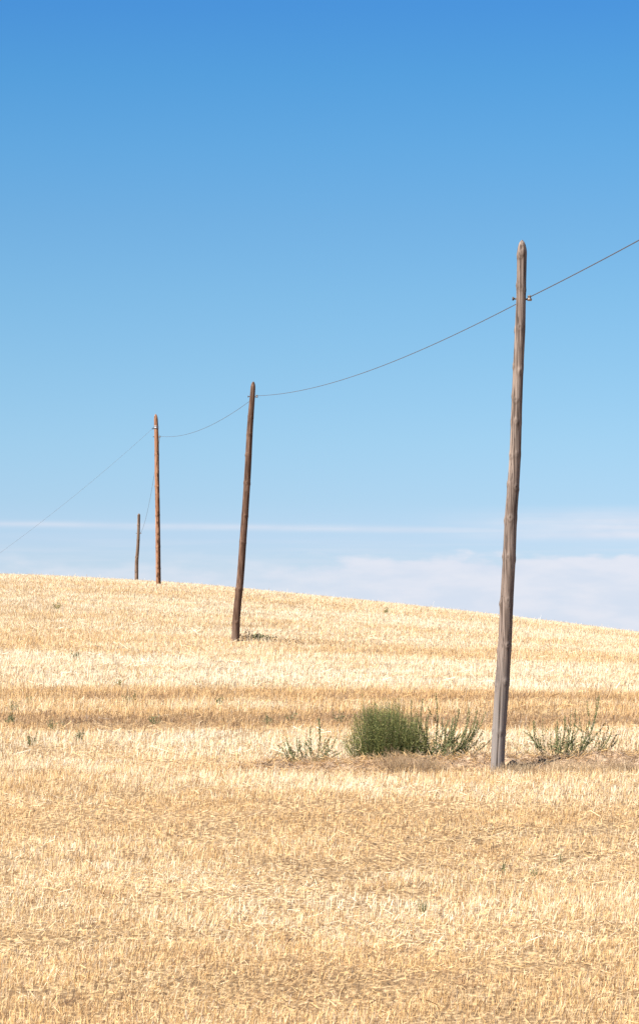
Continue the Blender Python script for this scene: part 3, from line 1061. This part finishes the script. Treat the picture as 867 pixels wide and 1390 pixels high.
spindly('dry_stalk', 'low dry brown weeds trailing right of the small green tuft', 'stalk', 392, 874, 89.8, [
    (372 + i * 5.5, 874, 374 + i * 5.5 + (i * 5 % 7) - 3, 861 - (i * 3 % 6), .6) for i in range(10)],
    507, leaf=.04, cols=(B_DARK, B_DRY), low=420, low_w=1.5, low_h=.14, spike=False, stem_col=(0.2, .13, .07), dens=22, stem_r=.006, side=1)
spindly('dry_stalk', 'dry brown weed clump at the right edge beside the ridge', 'stalk', 858, 1034, 45.15, [
    (856, 1034, 851, 1008, .8), (858, 1034, 862, 1002, .8), (860, 1034, 866, 1010, .8), (854, 1034, 846, 1016, .7), (862, 1034, 872, 1004, .7)],
    508, leaf=.018, cols=(B_DARK, B_DRY), low=260, low_w=.3, low_h=.1, spike=False, stem_col=(.2, .12, .06), dens=60)
spindly('dry_stalk', 'brown dried weed on the ridge between nearest pole and right-hand plant', 'stalk', 722, 1036, 45.0, [
    (718, 1034, 712, 1022, .8), (722, 1034, 728, 1016, .8), (726, 1034, 735, 1018, .8), (714, 1034, 706, 1026, .7), (730, 1034, 738, 1020, .7)],
    509, leaf=.018, cols=((.16, .10, .06), (.36, .24, .15)), low=160, low_w=.42, low_h=.1, spike=False, stem_col=(.25, .16, .09), dens=60)


def dry_clump(px, row, Y, wpx, hpx, n, label, seed, col=(0.62, 0.45, 0.26), col2=(0.30, .20, .13)):
    r_ = np.random.default_rng(seed)
    s = Y / F
    b0 = at(px, row, Y); gz = float(terrain(b0.x, Y))
    o = Blob()
    for k in range(n):
        x = r_.normal(0, wpx * s * .3); y = r_.normal(0, .12)
        z = float(terrain(b0.x + x, Y + y)) - gz - .01
        h = hpx * s * r_.uniform(.5, 1.1); l = r_.normal(0, .35, 2)
        t = np.array([x + l[0] * h, y + l[1] * h, z + h])
        c = stem_curve(np.array([x, y, z]), t, (-l[0] * h * .3, .02), 6)
        V, Fc = ribbon(c, .0028, .0012, r_)
        f = r_.random()
        cc = np.array(col) * f + np.array(col2) * (1 - f)
        o.add(V, Fc, np.tile([*cc, 1], (len(Fc), 1)))
    m = o.build('dry_grass', M_STRAW, None, loc=(b0.x, Y, gz))
    tag(m, label, 'dry grass')
    return m


dry_clump(540, 1050, 44.2, 60, 26, 300, 'pinkish dry grass clump in front of the right side of the dense bush', 61)
dry_clump(580, 1050, 44.1, 50, 18, 300, 'low dry grass in front of the tall spindly plant', 62)
dry_clump(776, 1054, 44.0, 110, 20, 420, 'long pale dry grass in front of the right-hand green plant', 63, (0.74, .58, .37), (.45, .31, .18))
dry_clump(700, 1056, 43.9, 60, 17, 260, 'dry grass at the right foot of the nearest pole', 64, (0.70, .54, .34), (.4, .28, .17))
dry_clump(676, 1058, 43.7, 22, 12, 90, 'short dry grass tuft directly in front of the nearest pole foot', 65, (0.70, .54, .34), (.4, .28, .17))
dry_clump(845, 1053, 44.0, 44, 22, 200, 'long dry grass at the right end of the ridge', 66, (0.66, .49, .30), (.3, .2, .12))

# one curl of pale straw caught in the bush
cb = at(485, 1010, 45.0)
cv = [cb + Vector((.045 * math.cos(a) * 1.0, -.0, .085 * math.sin(a))) for a in np.linspace(-2.2, 1.5, 20)]
tag(tube('straw_curl', cv, .0035, simple_mat('pale_straw_curl', (0.68, 0.53, 0.3), .6), None, 6), 'curled pale straw stalk caught in the left side of the dense bush', 'straw')

# small green weeds scattered through the stubble: (px, row, size_px, label)
WEEDS = [
    (41, 955, 8, 'dark green weed, leftmost in the upper brown band'),
    (18, 966, 8, 'small green weed near the left edge above the brown band'),
    (15, 982, 10, 'thin green weed close to the left edge in the brown band'),
    (74, 992, 12, 'dark green weed standing in the darkest brown band at left'),
    (44, 1012, 13, 'pale green weed below the brown band near the left edge'),
    (108, 1006, 11, 'green weed below the brown band, right of the darkest one'),
    (175, 956, 13, 'feathery green weed at top of the brown band, left of the far poles'),
    (210, 983, 10, 'small dark weed in the brown band below the rust-orange pole'),
    (299, 957, 8, 'tiny green weed in the upper brown band below the leaning pole'),
    (365, 984, 13, 'thin trailing weed above the dark leaning stem'),
    (398, 977, 12, 'small dark green weed above the thin grey-green plant'),
    (463, 980, 12, 'green weed just left of the dense bush top'),
    (683, 1183, 7, 'small green weed alone in the near stubble below the nearest pole'),
    (761, 1172, 5, 'tiny green sprout in the near stubble at right'),
    (724, 1190, 6, 'tiny green sprout lowest at right in the near stubble'),
    (572, 1238, 9, 'faint green weed low in the near stubble, right of centre'),
    (78, 827, 9, 'yellow-green weed high on the left slope'),
    (104, 894, 7, 'small dark weed in the pale band at left'),
    (523, 833, 8, 'olive weed high on the slope right of the leaning pole'),
    (163, 932, 7, 'yellowish weed in the pale band left of the far poles'),
]
# locate each on the slope: march down the sight line to the ground once
for i, (px, row, sz, lab) in enumerate(WEEDS):
    Yc = np.arange(22, 148, .05)
    u = (px - 433.5) / F
    v = (695.0 - row) / F
    k = 1 / (CT - v * ST)
    zr = (ST + v * CT) * k * Yc
    zt_ = terrain(u * k * Yc, Yc)
    hit = np.argmax(zt_ >= zr)
    Yw = float(Yc[hit])
    stems = []
    r_ = np.random.default_rng(900 + i)
    for q in range(int(r_.integers(3, 7))):
        stems.append((px + r_.normal(0, sz * .15), row, px + r_.normal(0, sz * .5), row - (.07 if Yw > 45 else .045) * F / Yw - sz * r_.uniform(.3, 1.2), .9))
    if px == 398:
        stems = [(398, 977, 388, 970, 1), (398, 977, 394, 972, 1), (399, 977, 403, 974, 1)]
    yel = lab.startswith('yellow') or lab.startswith('olive')
    spindly('field_weed', lab, 'weed', px, row, Yw, stems, 700 + i, leaf=(.026 if Yw > 45 else .013) * max(1, Yw / 50) ** .8, cols=((0.16, .15, .05), (.3, .27, .09)) if yel else ((0.09, .105, .045), (0.24, .26, .12)),
            low=50, low_w=sz * Yw / F * .6, low_h=.11, dens=90 * (50 / max(Yw, 50)), spike=False, side=2, group='small weeds scattered through the stubble')
